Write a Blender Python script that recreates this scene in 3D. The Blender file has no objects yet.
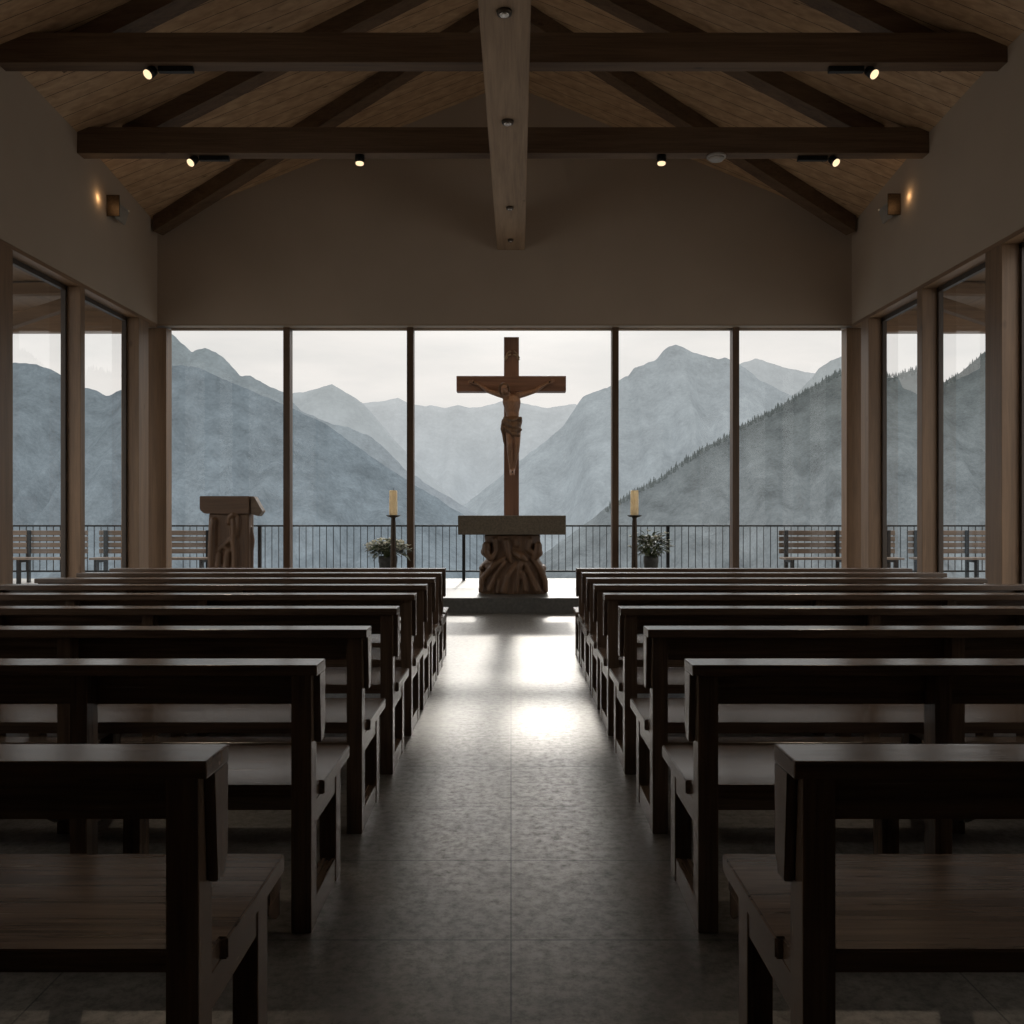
import bpy, bmesh, math, random
from mathutils import Vector, Matrix, noise
random.seed(7)
S = bpy.context.scene
COL = S.collection
F, HC, CX, HY = 900.0, 1.33, 511.0, 517.0      # focal length in px, eye height, principal x, horizon y

def P(px, py, y):                               # pixel + depth -> world point (used only to take measurements from the photo)
    return Vector(((px - CX) * y / F, y, HC + (HY - py) * y / F))

# ------------------------------------------------------------------ materials
def lin(r, g, b):
    f = lambda c: (c / 255) / 12.92 if c / 255 <= .04045 else ((c / 255 + .055) / 1.055) ** 2.4
    return (f(r), f(g), f(b), 1)

class N:
    def __init__(s, name):
        s.m = bpy.data.materials.new(name); s.m.use_nodes = True
        s.t = s.m.node_tree; s.t.nodes.clear()
        s.out = s.n('ShaderNodeOutputMaterial')
    def n(s, t, **kw):
        x = s.t.nodes.new(t)
        for k, v in kw.items():
            if k[0] == '_': x.inputs[int(k[1:])].default_value = v
            elif k.startswith('i_'): x.inputs[k[2:].replace('_', ' ')].default_value = v
            else: setattr(x, k, v)
        return x
    def l(s, a, b, ia=0, ib=0):
        s.t.links.new(a.outputs[ia], b.inputs[ib])
    def ramp(s, stops):
        r = s.n('ShaderNodeValToRGB'); e = r.color_ramp.elements
        while len(e) < len(stops): e.new(.5)
        for q, (p, c) in zip(e, stops): q.position = p; q.color = c
        return r
    def coords(s, scale, kind='Object', rnd=True):
        tc = s.n('ShaderNodeTexCoord'); mp = s.n('ShaderNodeMapping')
        if rnd:
            oi = s.n('ShaderNodeObjectInfo'); mu = s.n('ShaderNodeMath', operation='MULTIPLY', _1=37.0)
            add = s.n('ShaderNodeVectorMath', operation='ADD')
            s.l(oi, mu, 'Random'); s.l(tc, add, kind, 0); s.l(mu, add, 0, 1); s.l(add, mp)
        else: s.l(tc, mp, kind, 0)
        mp.inputs['Scale'].default_value = scale
        return mp

def wood(name, dark, light, axis, rough=.45, bump=.12, sc=1.0, knots=0.0, spec=.5):
    w = N(name); scl = [11 * sc] * 3; scl[axis] = .7 * sc
    mp = w.coords(scl)
    n1 = w.n('ShaderNodeTexNoise', i_Scale=1.6, i_Detail=6.0, i_Roughness=.62, i_Distortion=.6); w.l(mp, n1)
    fs = [60 * sc] * 3; fs[axis] = 2.0 * sc
    m2 = w.coords(fs); n2 = w.n('ShaderNodeTexNoise', i_Scale=2.0, i_Detail=3.0); w.l(m2, n2)
    mx = w.n('ShaderNodeMix', data_type='FLOAT', _0=.35); w.l(n1, mx, 0, 2); w.l(n2, mx, 0, 3)
    r = w.ramp([(.32, dark), (.7, light)]); w.l(mx, r)
    b = w.n('ShaderNodeBsdfPrincipled', i_Roughness=rough); b.inputs['Specular IOR Level'].default_value = spec
    src = r
    if knots:
        ks = [2.6] * 3; ks[axis] = 1.3
        m3 = w.coords(ks); v = w.n('ShaderNodeTexVoronoi', i_Scale=1.0); w.l(m3, v)
        kr = w.ramp([(.02, (.25, .2, .16, 1)), (.09, (1, 1, 1, 1))]); w.l(v, kr)
        mm = w.n('ShaderNodeMix', data_type='RGBA', blend_type='MULTIPLY'); mm.inputs[0].default_value = knots
        w.l(r, mm, 0, 6); w.l(kr, mm, 0, 7); w.t.links.new(mm.outputs[2], b.inputs['Base Color'])
    else: w.l(r, b, 0, 'Base Color')
    bp = w.n('ShaderNodeBump', i_Strength=bump, i_Distance=.01); w.l(mx, bp, 0, 'Height'); w.l(bp, b, 0, 'Normal')
    rr = w.n('ShaderNodeMapRange', _3=rough - .08, _4=rough + .1); w.l(n2, rr); w.l(rr, b, 0, 'Roughness')
    w.l(b, w.out); return w.m

def plain(name, c, rough=.5, metal=0.0, var=.15, scale=30, bump=.05, spec=.5):
    w = N(name); mp = w.coords((1, 1, 1))
    n = w.n('ShaderNodeTexNoise', i_Scale=float(scale), i_Detail=5.0); w.l(mp, n)
    d = tuple(x * (1 - var) for x in c[:3]) + (1,); e = tuple(min(1, x * (1 + var)) for x in c[:3]) + (1,)
    r = w.ramp([(.3, d), (.7, e)]); w.l(n, r)
    b = w.n('ShaderNodeBsdfPrincipled', i_Roughness=rough, i_Metallic=metal); b.inputs['Specular IOR Level'].default_value = spec
    w.l(r, b, 0, 'Base Color')
    bp = w.n('ShaderNodeBump', i_Strength=bump, i_Distance=.01); w.l(n, bp, 0, 'Height'); w.l(bp, b, 0, 'Normal')
    w.l(b, w.out); return w.m

def glow(name, c, s):
    w = N(name); mp = w.coords((1, 1, 1)); n = w.n('ShaderNodeTexNoise', i_Scale=20.0); w.l(mp, n)
    r = w.ramp([(.2, tuple(x * .85 for x in c[:3]) + (1,)), (.8, c)]); w.l(n, r)
    e = w.n('ShaderNodeEmission', i_Strength=s); w.l(r, e); w.l(e, w.out); return w.m

PEW = [wood('pew_wood_%d' % a, (.046, .029, .019, 1), (.155, .100, .066, 1), a, .22, .03, spec=.5) for a in range(3)]
POST = [wood('post_wood_%d' % a, (.15, .09, .05, 1), (.28, .17, .095, 1), a, .5, .08, .6, .5) for a in range(3)]
MULL = wood('mullion_wood', (.07, .04, .022, 1), (.14, .082, .045, 1), 2, .45, .06, .6)
BEAM = [wood('beam_wood_%d' % a, (.085, .052, .032, 1), (.19, .122, .075, 1), a, .6, .1, .5, .6, .25) for a in range(3)]
RIDGE = wood('ridge_beam_wood', (.24, .165, .11, 1), (.44, .31, .205, 1), 1, .65, .12, .5, .8, .2)
CARVE = wood('carved_wood', (.075, .041, .021, 1), (.21, .115, .06, 1), 2, .5, .2, .7)
CROSS = wood('cross_wood', (.13, .068, .045, 1), (.29, .158, .105, 1), 2, .5, .1, .7)
CROSSX = wood('crossbar_wood', (.13, .068, .045, 1), (.29, .158, .105, 1), 0, .5, .1, .7)
FIG = wood('figure_wood', (.17, .09, .055, 1), (.38, .22, .135, 1), 2, .42, .1, .8)
BENCHW = wood('reflection_bench_wood', (.11, .08, .06, 1), (.25, .19, .145, 1), 0, .55, .1, .7)
TRIM = wood('lining_wood', (.26, .19, .13, 1), (.42, .31, .21, 1), 0, .55, .06, .6)
SCROLL = wood('scroll_wood', (.24, .16, .10, 1), (.45, .32, .2, 1), 0, .45)
STONE = plain('altar_stone', (.14, .115, .082), .75, 0, .3, 40, .25)
STEP = plain('step_stone', (.10, .095, .085), .4, 0, .25, 25, .1)
IRON = plain('dark_iron', (.02, .021, .022), .45, .7, .2, 60, .05)
BRONZE = plain('bronze', (.06, .042, .028), .45, .6, .3, 40, .1)
WAX = plain('wax', (.78, .66, .47), .5, 0, .06, 15, .02)
def make_wax():
    w = N('candle_wax'); mp = w.coords((1, 1, 1)); n = w.n('ShaderNodeTexNoise', i_Scale=14.0); w.l(mp, n)
    r = w.ramp([(.3, (.86, .74, .54, 1)), (.7, (.95, .84, .64, 1))]); w.l(n, r)
    b = w.n('ShaderNodeBsdfPrincipled', i_Roughness=.45); t = w.n('ShaderNodeBsdfTranslucent'); m = w.n('ShaderNodeMixShader', _0=.55)
    w.l(r, b, 0, 'Base Color'); w.l(r, t); w.l(b, m, 0, 1); w.l(t, m, 0, 2); w.l(m, w.out); return w.m
WAX = make_wax()
WICK = plain('wick', (.03, .025, .02), .9)
POT = plain('grey_pot', (.07, .07, .065), .7, 0, .2, 30, .1)
LEAF = plain('leaf_green', (.085, .105, .045), .5, 0, .5, 9, .05)
FLOWER = plain('pale_blossom', (.80, .79, .68), .6, 0, .2, 20, .02)
BLACK = plain('black_metal', (.012, .012, .012), .5, .3)
WHITE = plain('white_plastic', (.45, .42, .38), .4, 0, .05)
DISC = plain('detector_plastic', (.35, .32, .29), .45, 0, .05)
SHADE = plain('lamp_glass', (.30, .27, .23), .3, 0, .08)
CHROME = plain('bright_metal', (.55, .5, .45), .25, .9, .1)
LIT = glow('warm_lens', (1, .74, .44, 1), 1.5)
FRAME = wood('dark_frame_wood', (.03, .02, .013, 1), (.06, .04, .026, 1), 2, .5, .05)
SOFFIT = wood('soffit_wood', (.10, .062, .036, 1), (.2, .13, .08, 1), 1, .6, .1, .6, .5)

def make_plaster(name, c):
    w = N(name); mp = w.coords((1, 1, 1), rnd=False)
    n = w.n('ShaderNodeTexNoise', i_Scale=.6, i_Detail=6.0); w.l(mp, n)
    r = w.ramp([(.3, tuple(x * .93 for x in c) + (1,)), (.7, tuple(x * 1.05 for x in c) + (1,))]); w.l(n, r)
    n2 = w.n('ShaderNodeTexNoise', i_Scale=90.0, i_Detail=4.0); w.l(mp, n2)
    b = w.n('ShaderNodeBsdfPrincipled', i_Roughness=.9); b.inputs['Specular IOR Level'].default_value = .15
    w.l(r, b, 0, 'Base Color')
    bp = w.n('ShaderNodeBump', i_Strength=.08, i_Distance=.004); w.l(n2, bp, 0, 'Height'); w.l(bp, b, 0, 'Normal')
    w.l(b, w.out); return w.m
PLASTER = make_plaster('plaster', (.42, .335, .258))

def joint(w, sep, idx, period, offset, half):   # 1 on the joint, 0 elsewhere
    a = w.n('ShaderNodeMath', operation='SUBTRACT', _1=offset); w.l(sep, a, idx, 0)
    p = w.n('ShaderNodeMath', operation='PINGPONG', _1=period / 2); w.l(a, p)
    q = w.n('ShaderNodeMath', operation='LESS_THAN', _1=half); w.l(p, q); return q

def make_floor():
    w = N('polished_stone_floor'); mp = w.coords((1, 1, 1), rnd=False)
    n = w.n('ShaderNodeTexNoise', i_Scale=5.0, i_Detail=8.0, i_Roughness=.7); w.l(mp, n)
    r = w.ramp([(.3, (.078, .070, .060, 1)), (.55, (.135, .122, .105, 1)), (.75, (.20, .182, .155, 1))]); w.l(n, r)
    v = w.n('ShaderNodeTexNoise', i_Scale=24.0, i_Detail=7.0, i_Roughness=.8); w.l(mp, v)
    vr = w.ramp([(.34, (.45, .45, .45, 1)), (.58, (1.2, 1.2, 1.2, 1))]); w.l(v, vr)
    m1 = w.n('ShaderNodeMix', data_type='RGBA', blend_type='MULTIPLY'); m1.inputs[0].default_value = .9
    w.l(r, m1, 0, 6); w.l(vr, m1, 0, 7)
    sp = w.n('ShaderNodeSeparateXYZ'); w.l(mp, sp)
    jx = joint(w, sp, 0, 1.31, 0.0, .0028); jy = joint(w, sp, 1, .655, 2.83, .0035)
    mx = w.n('ShaderNodeMath', operation='MAXIMUM'); w.l(jx, mx, 0, 0); w.l(jy, mx, 0, 1)
    m2 = w.n('ShaderNodeMix', data_type='RGBA'); w.l(mx, m2, 0, 0); w.t.links.new(m1.outputs[2], m2.inputs[6]); m2.inputs[7].default_value = (.012, .012, .012, 1)
    b = w.n('ShaderNodeBsdfPrincipled'); w.t.links.new(m2.outputs[2], b.inputs['Base Color'])
    rr = w.n('ShaderNodeMapRange', _1=.3, _2=.62, _3=.47, _4=.28); w.l(v, rr); w.l(rr, b, 0, 'Roughness')
    sr = w.n('ShaderNodeMapRange', _1=.33, _2=.56, _3=.5, _4=1.15); b.inputs['Specular Tint'].default_value = (1, .95, .885, 1); w.l(v, sr); w.l(sr, b, 0, 'Specular IOR Level')
    bp = w.n('ShaderNodeBump', i_Strength=.16, i_Distance=.004); w.l(v, bp, 0, 'Height'); w.l(bp, b, 0, 'Normal')
    w.l(b, w.out); return w.m
FLOOR = make_floor()

def make_deck():
    w = N('terrace_paving'); mp = w.coords((1, 1, 1), rnd=False)
    n = w.n('ShaderNodeTexNoise', i_Scale=4.0, i_Detail=7.0); w.l(mp, n)
    r = w.ramp([(.3, (.20, .195, .18, 1)), (.7, (.36, .35, .33, 1))]); w.l(n, r)
    sp = w.n('ShaderNodeSeparateXYZ'); w.l(mp, sp); jx = joint(w, sp, 0, .6, 0, .006)
    m2 = w.n('ShaderNodeMix', data_type='RGBA'); w.l(jx, m2, 0, 0); w.l(r, m2, 0, 6); m2.inputs[7].default_value = (.08, .08, .075, 1)
    b = w.n('ShaderNodeBsdfPrincipled', i_Roughness=.4); w.t.links.new(m2.outputs[2], b.inputs['Base Color'])
    w.l(b, w.out); return w.m
DECK = make_deck()

def make_ceiling():
    w = N('ceiling_boards'); mp = w.coords((1, 1, 1), rnd=False)
    sp = w.n('ShaderNodeSeparateXYZ'); w.l(mp, sp)
    j = joint(w, sp, 1, .22, .05, .004)
    m1 = w.coords((.8, 9, 9), rnd=False); n1 = w.n('ShaderNodeTexNoise', i_Scale=1.5, i_Detail=6.0, i_Distortion=.5); w.l(m1, n1)
    r = w.ramp([(.3, (.36, .22, .118, 1)), (.7, (.56, .37, .215, 1))]); w.l(n1, r)
    m3 = w.coords((1.6, 4.5, 1.6), rnd=False); v = w.n('ShaderNodeTexVoronoi', i_Scale=1.0); w.l(m3, v)
    kr = w.ramp([(.03, (.3, .25, .2, 1)), (.1, (1, 1, 1, 1))]); w.l(v, kr)
    mm = w.n('ShaderNodeMix', data_type='RGBA', blend_type='MULTIPLY'); mm.inputs[0].default_value = .8
    w.l(r, mm, 0, 6); w.l(kr, mm, 0, 7)
    m2 = w.n('ShaderNodeMix', data_type='RGBA'); w.l(j, m2, 0, 0); w.t.links.new(mm.outputs[2], m2.inputs[6]); m2.inputs[7].default_value = (.05, .032, .02, 1)
    b = w.n('ShaderNodeBsdfPrincipled', i_Roughness=.7); w.t.links.new(m2.outputs[2], b.inputs['Base Color'])
    w.l(b, w.out); return w.m
CEIL = make_ceiling()

def make_glass():
    w = N('window_glass')
    lw = w.n('ShaderNodeLayerWeight', i_Blend=.5)
    p = w.n('ShaderNodeMath', operation='POWER', _1=4.0); w.l(lw, p, 'Facing', 0)
    a = w.n('ShaderNodeMath', operation='MULTIPLY_ADD', _1=.8, _2=.032); w.l(p, a)
    t = w.n('ShaderNodeBsdfTransparent'); t.inputs[0].default_value = (.965, .962, .955, 1)
    g = w.n('ShaderNodeBsdfGlossy', i_Roughness=.0); g.inputs[0].default_value = (1, 1, 1, 1)
    m = w.n('ShaderNodeMixShader'); w.l(a, m); w.l(t, m, 0, 1); w.l(g, m, 0, 2); w.l(m, w.out)
    return w.m
GLASS = make_glass()

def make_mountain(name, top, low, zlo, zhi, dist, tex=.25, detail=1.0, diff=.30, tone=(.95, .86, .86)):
    """rock and forest with valley haze put into the colour: mostly airlight as surface glow, some lit diffuse"""
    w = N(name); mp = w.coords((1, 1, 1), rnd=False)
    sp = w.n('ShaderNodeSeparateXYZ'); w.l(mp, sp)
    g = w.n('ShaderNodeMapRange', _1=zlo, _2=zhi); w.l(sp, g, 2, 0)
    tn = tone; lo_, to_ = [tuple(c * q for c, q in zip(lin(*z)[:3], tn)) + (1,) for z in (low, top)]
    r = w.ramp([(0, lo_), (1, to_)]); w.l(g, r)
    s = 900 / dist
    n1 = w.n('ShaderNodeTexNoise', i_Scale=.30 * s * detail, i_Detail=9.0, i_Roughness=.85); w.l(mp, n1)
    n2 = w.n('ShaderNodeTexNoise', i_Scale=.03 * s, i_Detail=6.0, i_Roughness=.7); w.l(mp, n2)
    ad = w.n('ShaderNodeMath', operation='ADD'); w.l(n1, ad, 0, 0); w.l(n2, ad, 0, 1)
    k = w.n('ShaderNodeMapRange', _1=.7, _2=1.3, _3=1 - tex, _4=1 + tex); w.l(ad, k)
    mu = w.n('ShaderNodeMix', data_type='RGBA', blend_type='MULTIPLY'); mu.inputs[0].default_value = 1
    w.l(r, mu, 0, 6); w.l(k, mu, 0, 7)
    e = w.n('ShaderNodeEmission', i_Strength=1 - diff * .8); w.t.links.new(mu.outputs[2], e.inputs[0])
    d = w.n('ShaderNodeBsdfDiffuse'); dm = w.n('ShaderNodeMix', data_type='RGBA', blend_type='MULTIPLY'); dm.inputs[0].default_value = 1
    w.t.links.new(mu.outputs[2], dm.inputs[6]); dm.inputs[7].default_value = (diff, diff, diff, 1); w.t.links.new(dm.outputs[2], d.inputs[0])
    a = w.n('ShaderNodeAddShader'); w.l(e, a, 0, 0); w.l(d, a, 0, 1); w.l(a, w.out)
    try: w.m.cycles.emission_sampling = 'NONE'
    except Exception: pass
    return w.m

# ------------------------------------------------------------------ mesh helpers
def box(bm, x0, x1, y0, y1, z0, z1, bev=0.0):
    x0, x1 = min(x0, x1), max(x0, x1)
    r = bmesh.ops.create_cube(bm, size=1)
    for v in r['verts']:
        v.co = Vector(((x0 + x1) / 2 + v.co.x * (x1 - x0), (y0 + y1) / 2 + v.co.y * (y1 - y0), (z0 + z1) / 2 + v.co.z * (z1 - z0)))
    if bev:
        es = {e for v in r['verts'] for e in v.link_edges}
        bmesh.ops.bevel(bm, geom=list(es), offset=bev, segments=2, affect='EDGES', profile=.6)

def prism(bm, pts, axis, a, b, bev=0.0):
    """polygon pts in the two other axes, extruded from a to b along axis"""
    def mk(p, t):
        q = [0, 0, 0]; o = [i for i in range(3) if i != axis]; q[o[0]], q[o[1]] = p; q[axis] = t; return q
    va = [bm.verts.new(mk(p, a)) for p in pts]; vb = [bm.verts.new(mk(p, b)) for p in pts]
    fs = [bm.faces.new(va), bm.faces.new(vb[::-1])]
    for i in range(len(pts)):
        j = (i + 1) % len(pts); fs.append(bm.faces.new((va[i], vb[i], vb[j], va[j])))
    bmesh.ops.recalc_face_normals(bm, faces=fs)
    if bev:
        bmesh.ops.bevel(bm, geom=list({e for f in fs for e in f.edges}), offset=bev, segments=2, affect='EDGES')

def beam(bm, p0, p1, w, h, up=Vector((0, 0, 1)), bev=.006):
    """bar of width w, depth h; p0,p1 are the middle of its top face"""
    p0, p1 = Vector(p0), Vector(p1); d = (p1 - p0).normalized(); s = d.cross(up).normalized(); u = s.cross(d)
    vs = []
    for p in (p0, p1):
        for a, b in ((-1, 0), (1, 0), (1, -1), (-1, -1)): vs.append(bm.verts.new(p + s * a * w / 2 + u * b * h))
    fs = [bm.faces.new(vs[:4]), bm.faces.new(vs[7:3:-1])]
    for i in range(4):
        j = (i + 1) % 4; fs.append(bm.faces.new((vs[i], vs[i + 4], vs[j + 4], vs[j])))
    bmesh.ops.recalc_face_normals(bm, faces=fs)
    if bev: bmesh.ops.bevel(bm, geom=list({e for f in fs for e in f.edges}), offset=bev, segments=2, affect='EDGES')

def lathe(bm, prof, c=(0, 0, 0), seg=24, smooth=True):
    rings = []
    for r, z in prof:
        rings.append([bm.verts.new((c[0] + r * math.cos(2 * math.pi * i / seg), c[1] + r * math.sin(2 * math.pi * i / seg), c[2] + z)) for i in range(seg)])
    fs = []
    for a, b in zip(rings, rings[1:]):
        for i in range(seg):
            j = (i + 1) % seg; f = bm.faces.new((a[i], a[j], b[j], b[i])); f.smooth = smooth; fs.append(f)
    fs.append(bm.faces.new(rings[0][::-1])); fs.append(bm.faces.new(rings[-1]))
    bmesh.ops.recalc_face_normals(bm, faces=fs)

def tube(bm, p0, p1, r0, r1=None, seg=10, smooth=True):
    r1 = r0 if r1 is None else r1
    p0, p1 = Vector(p0), Vector(p1); d = (p1 - p0).normalized()
    s = d.cross(Vector((0, 0, 1)) if abs(d.z) < .9 else Vector((0, 1, 0))).normalized(); u = s.cross(d)
    A = [bm.verts.new(p0 + (s * math.cos(t) + u * math.sin(t)) * r0) for t in (2 * math.pi * i / seg for i in range(seg))]
    B = [bm.verts.new(p1 + (s * math.cos(t) + u * math.sin(t)) * r1) for t in (2 * math.pi * i / seg for i in range(seg))]
    fs = [bm.faces.new(A[::-1]), bm.faces.new(B)]
    for i in range(seg):
        j = (i + 1) % seg; f = bm.faces.new((A[i], A[j], B[j], B[i])); f.smooth = smooth; fs.append(f)
    bmesh.ops.recalc_face_normals(bm, faces=fs)

def ball(bm, c, r, seg=14):
    r = (r, r, r) if not hasattr(r, '__len__') else r
    q = bmesh.ops.create_uvsphere(bm, u_segments=seg, v_segments=seg - 4, radius=1)
    for v in q['verts']: v.co = Vector((c[0] + v.co.x * r[0], c[1] + v.co.y * r[1], c[2] + v.co.z * r[2]))

def limb(bm, pts):
    """chain of tapered capsules; pts = (x, y, z, r)"""
    for a, b in zip(pts, pts[1:]): tube(bm, a[:3], b[:3], a[3], b[3], 14)
    for p in pts: ball(bm, p[:3], p[3])

def link(name, me_or_bm, mat=None, parent=None, loc=None):
    if isinstance(me_or_bm, bmesh.types.BMesh):
        me = bpy.data.meshes.new(name); me_or_bm.to_mesh(me); me_or_bm.free()
        if mat: me.materials.append(mat)
    else: me = me_or_bm
    o = bpy.data.objects.new(name, me); COL.objects.link(o)
    if parent: o.parent = parent
    if loc is not None: o.location = loc
    return o

def remeshed(name, bm, voxel, mat, parent=None, smooth=4, loc=None):
    """fuse overlapping volumes into one continuous skin"""
    o = link(name, bm, mat, parent)
    m = o.modifiers.new('r', 'REMESH'); m.mode = 'VOXEL'; m.voxel_size = voxel; m.use_smooth_shade = True
    s = o.modifiers.new('s', 'SMOOTH'); s.iterations = smooth; s.factor = .5
    dg = bpy.context.evaluated_depsgraph_get(); dg.update()
    me = bpy.data.meshes.new_from_object(o.evaluated_get(dg)); o.modifiers.clear()
    old = o.data; o.data = me; bpy.data.meshes.remove(old)
    me.name = name
    if not me.materials: me.materials.append(mat)
    for p in me.polygons: p.use_smooth = True
    if loc is not None: o.location = loc
    return o

def tag(o, label=None, cat=None, group=None, kind=None):
    for k, v in (('label', label), ('category', cat), ('group', group), ('kind', kind)):
        if v: o[k] = v
    return o

def empty(name, loc=(0, 0, 0), rz=0.0):
    o = bpy.data.objects.new(name, None); COL.objects.link(o); o.location = loc; o.rotation_euler = (0, 0, rz)
    o.empty_display_size = .1; return o

def struct(name, bm, mat, parent=None):
    o = link(name, bm, mat, parent)
    if parent is None: o['kind'] = 'structure'
    return o

def copy_tree(o, parent=None):
    c = o.copy(); COL.objects.link(c)
    if parent: c.parent = parent
    for ch in [x for x in o.children]: copy_tree(ch, c)
    return c

NB = bmesh.new
# ------------------------------------------------------------------ camera
cam = bpy.data.cameras.new('camera'); co = bpy.data.objects.new('camera', cam); COL.objects.link(co)
co.location = (0, 0, HC); co.rotation_euler = (math.pi / 2, 0, 0)
cam.sensor_width = 36; cam.lens = F / 1024 * 36; cam.shift_x = 1 / 1024; cam.shift_y = 5 / 1024
cam.clip_start = .05; cam.clip_end = 20000
S.camera = co

# ------------------------------------------------------------------ room shell
XL, XR, YB, YG = -5.5, 5.3, -4.0, 14.0      # inner wall faces, wall behind the viewer, gable wall
LINT, STEPH, STEPY = 4.33, .208, 12.47
XM = -.05
EAVE = [(YB, 6.35), (9.6, 6.35), (11.5, 6.2), (14.0, 5.87), (14.5, 5.80)]
def eave(y):
    for (a, b), (c, d) in zip(EAVE, EAVE[1:]):
        if y <= c: return b + (d - b) * (y - a) / (c - a)
    return EAVE[-1][1]
RISE = 2.2
def roof(x, y):
    e = eave(y)
    return e + RISE * ((x - XL) / (XM - XL) if x < XM else (XR - x) / (XR - XM))

bm = NB(); box(bm, -5.9, 5.7, YB - .3, STEPY + .02, -.2, 0); struct('floor', bm, FLOOR)
bm = NB(); box(bm, -5.76, 5.58, STEPY, 14.26, -.2, STEPH, .006); tag(struct('altar_step', bm, STEP), 'low wide stone step along the window wall that carries the altar')
bm = NB(); prism(bm, [(YB, 0), (2.0, 0), (2.0, LINT), (14.4, LINT), (14.4, 5.8), (14, 5.87), (11.5, 6.2), (9.6, 6.35), (YB, 6.35)], 0, XL - .3, XL); struct('wall_left', bm, PLASTER)
bm = NB(); prism(bm, [(YB, 0), (2.0, 0), (2.0, LINT), (14.4, LINT), (14.4, 5.8), (14, 5.87), (11.5, 6.2), (9.6, 6.35), (YB, 6.35)], 0, XR, XR + .3); struct('wall_right', bm, PLASTER)
bm = NB(); prism(bm, [(XL, LINT), (XR, LINT), (XR, 5.87), (XM, 5.87 + RISE), (XL, 5.87)], 1, YG, YG + .4); struct('wall_back', bm, PLASTER)
bm = NB(); prism(bm, [(XL - .3, 0), (XR + .3, 0), (XR + .3, 6.35), (XM, 6.35 + RISE), (XL - .3, 6.35)], 1, YB - .3, YB); struct('wall_front', bm, PLASTER)
bm = NB()
ys = [YB - .3, 9.6, 11.5, 14.0, 14.45]; prev = None
for y in ys:
    x0, x1 = XL - .35, XR + .35
    row = [bm.verts.new((x, y, z)) for x, z in ((x0, roof(x0, y)), (XM, roof(XM, y)), (x1, roof(x1, y)), (x1, roof(x1, y) + .25), (XM, roof(XM, y) + .25), (x0, roof(x0, y) + .25))]
    if prev:
        for i in range(6): bm.faces.new((prev[i], prev[(i + 1) % 6], row[(i + 1) % 6], row[i]))
    else: first = row
    prev = row
bm.faces.new(first); bm.faces.new(prev[::-1]); bmesh.ops.recalc_face_normals(bm, faces=bm.faces[:])
struct('ceiling', bm, CEIL)

# timber lining under the lintels
bm = NB(); box(bm, XL - .3, XL - .002, 2.0, 14.0, LINT - .05, LINT - .001); struct('trim_1', bm, POST[1])
bm = NB(); box(bm, XR + .002, XR + .3, 2.0, 14.0, LINT - .05, LINT - .001); struct('trim_2', bm, POST[1])
bm = NB(); box(bm, XL - .3, XR + .3, YG + .002, YG + .4, LINT - .022, LINT - .001); struct('trim_3', bm, TRIM)

# window wall behind the altar: five panes, four mullions
GY = 14.25
w1 = empty('window_1', (0, GY, STEPH)); w1['kind'] = 'structure'
edges = [172, 288.5, 411, 614.5, 734, 840]
ex = [(p - CX) * GY / F for p in edges]
for a, b in zip(ex, ex[1:]):
    bm = NB(); f = [bm.verts.new(q) for q in ((a, 0, 0), (b, 0, 0), (b, 0, 4.307 - STEPH), (a, 0, 4.307 - STEPH))]; bm.faces.new(f); link('pane', bm, GLASS, w1)
for x in ex[1:-1]:
    bm = NB(); box(bm, x - .052, x + .052, -.13, .06, 0, 4.307 - STEPH, .004); link('mullion', bm, MULL, w1)
bm = NB(); box(bm, ex[0], ex[-1], -.04, .04, 4.285 - STEPH, 4.307 - STEPH, .003); link('head_frame', bm, TRIM, w1)

# side glazing; bays before the first posts are added out of view for skylight
def side_window(name, gx, bays):
    w = empty(name, (gx, 8.3, 0)); w['kind'] = 'structure'
    for a, b in bays:
        z0 = STEPH if a > 12.4 else 0
        bm = NB(); f = [bm.verts.new(q) for q in ((0, a - 8.3, z0), (0, b - 8.3, z0), (0, b - 8.3, 4.28), (0, a - 8.3, 4.28))]; bm.faces.new(f); link('pane', bm, GLASS, w)
        bm = NB()
        for c in (a, b - .05): box(bm, -.03, .03, c - 8.3, c - 8.25, z0, 4.28)
        box(bm, -.03, .03, a - 8.3, b - 8.3, 4.22, 4.28); link('frame', bm, FRAME, w)
side_window('window_2', -5.70, [(2.0, 5.8), (5.8, 9.62), (9.94, 11.5), (11.62, 13.3), (13.66, 14.05)])
side_window('window_3', 5.52, [(2.0, 5.8), (5.8, 9.72), (10.06, 11.6), (11.75, 13.34), (13.63, 14.05)])

# timber posts of the glazing (x inner, x outer, y0, y1)
def post(x0, x1, y0, y1, label):
    z0 = STEPH if y0 > STEPY else 0
    bm = NB(); box(bm, x0, x1, y0, y1, z0 , LINT - .052, .006)
    tag(link('timber_post', bm, POST[2]), label, 'post', 'timber posts of the side glazing')
post(-5.5, -5.74, 9.62, 9.94, 'wide brown timber post at the left picture edge, nearest post of left glazing')
post(-5.5, -5.74, 11.5, 11.62, 'slim timber post between the two panes of left glazing')
post(-5.5, -5.76, 13.3, 13.66, 'timber post of left glazing beside the corner post')
post(-5.37, -5.68, 14.02, 14.25, 'timber corner post at the left end of the window wall')
post(5.3, 5.56, 9.72, 10.06, 'wide timber post at the right picture edge, nearest post of right glazing')
post(5.3, 5.56, 11.6, 11.75, 'slim timber post between the two panes of right glazing')
post(5.3, 5.56, 13.34, 13.63, 'timber post of right glazing beside the corner post')
post(5.23, 5.49, 14.02, 14.25, 'timber corner post at the right end of the window wall')

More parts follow.
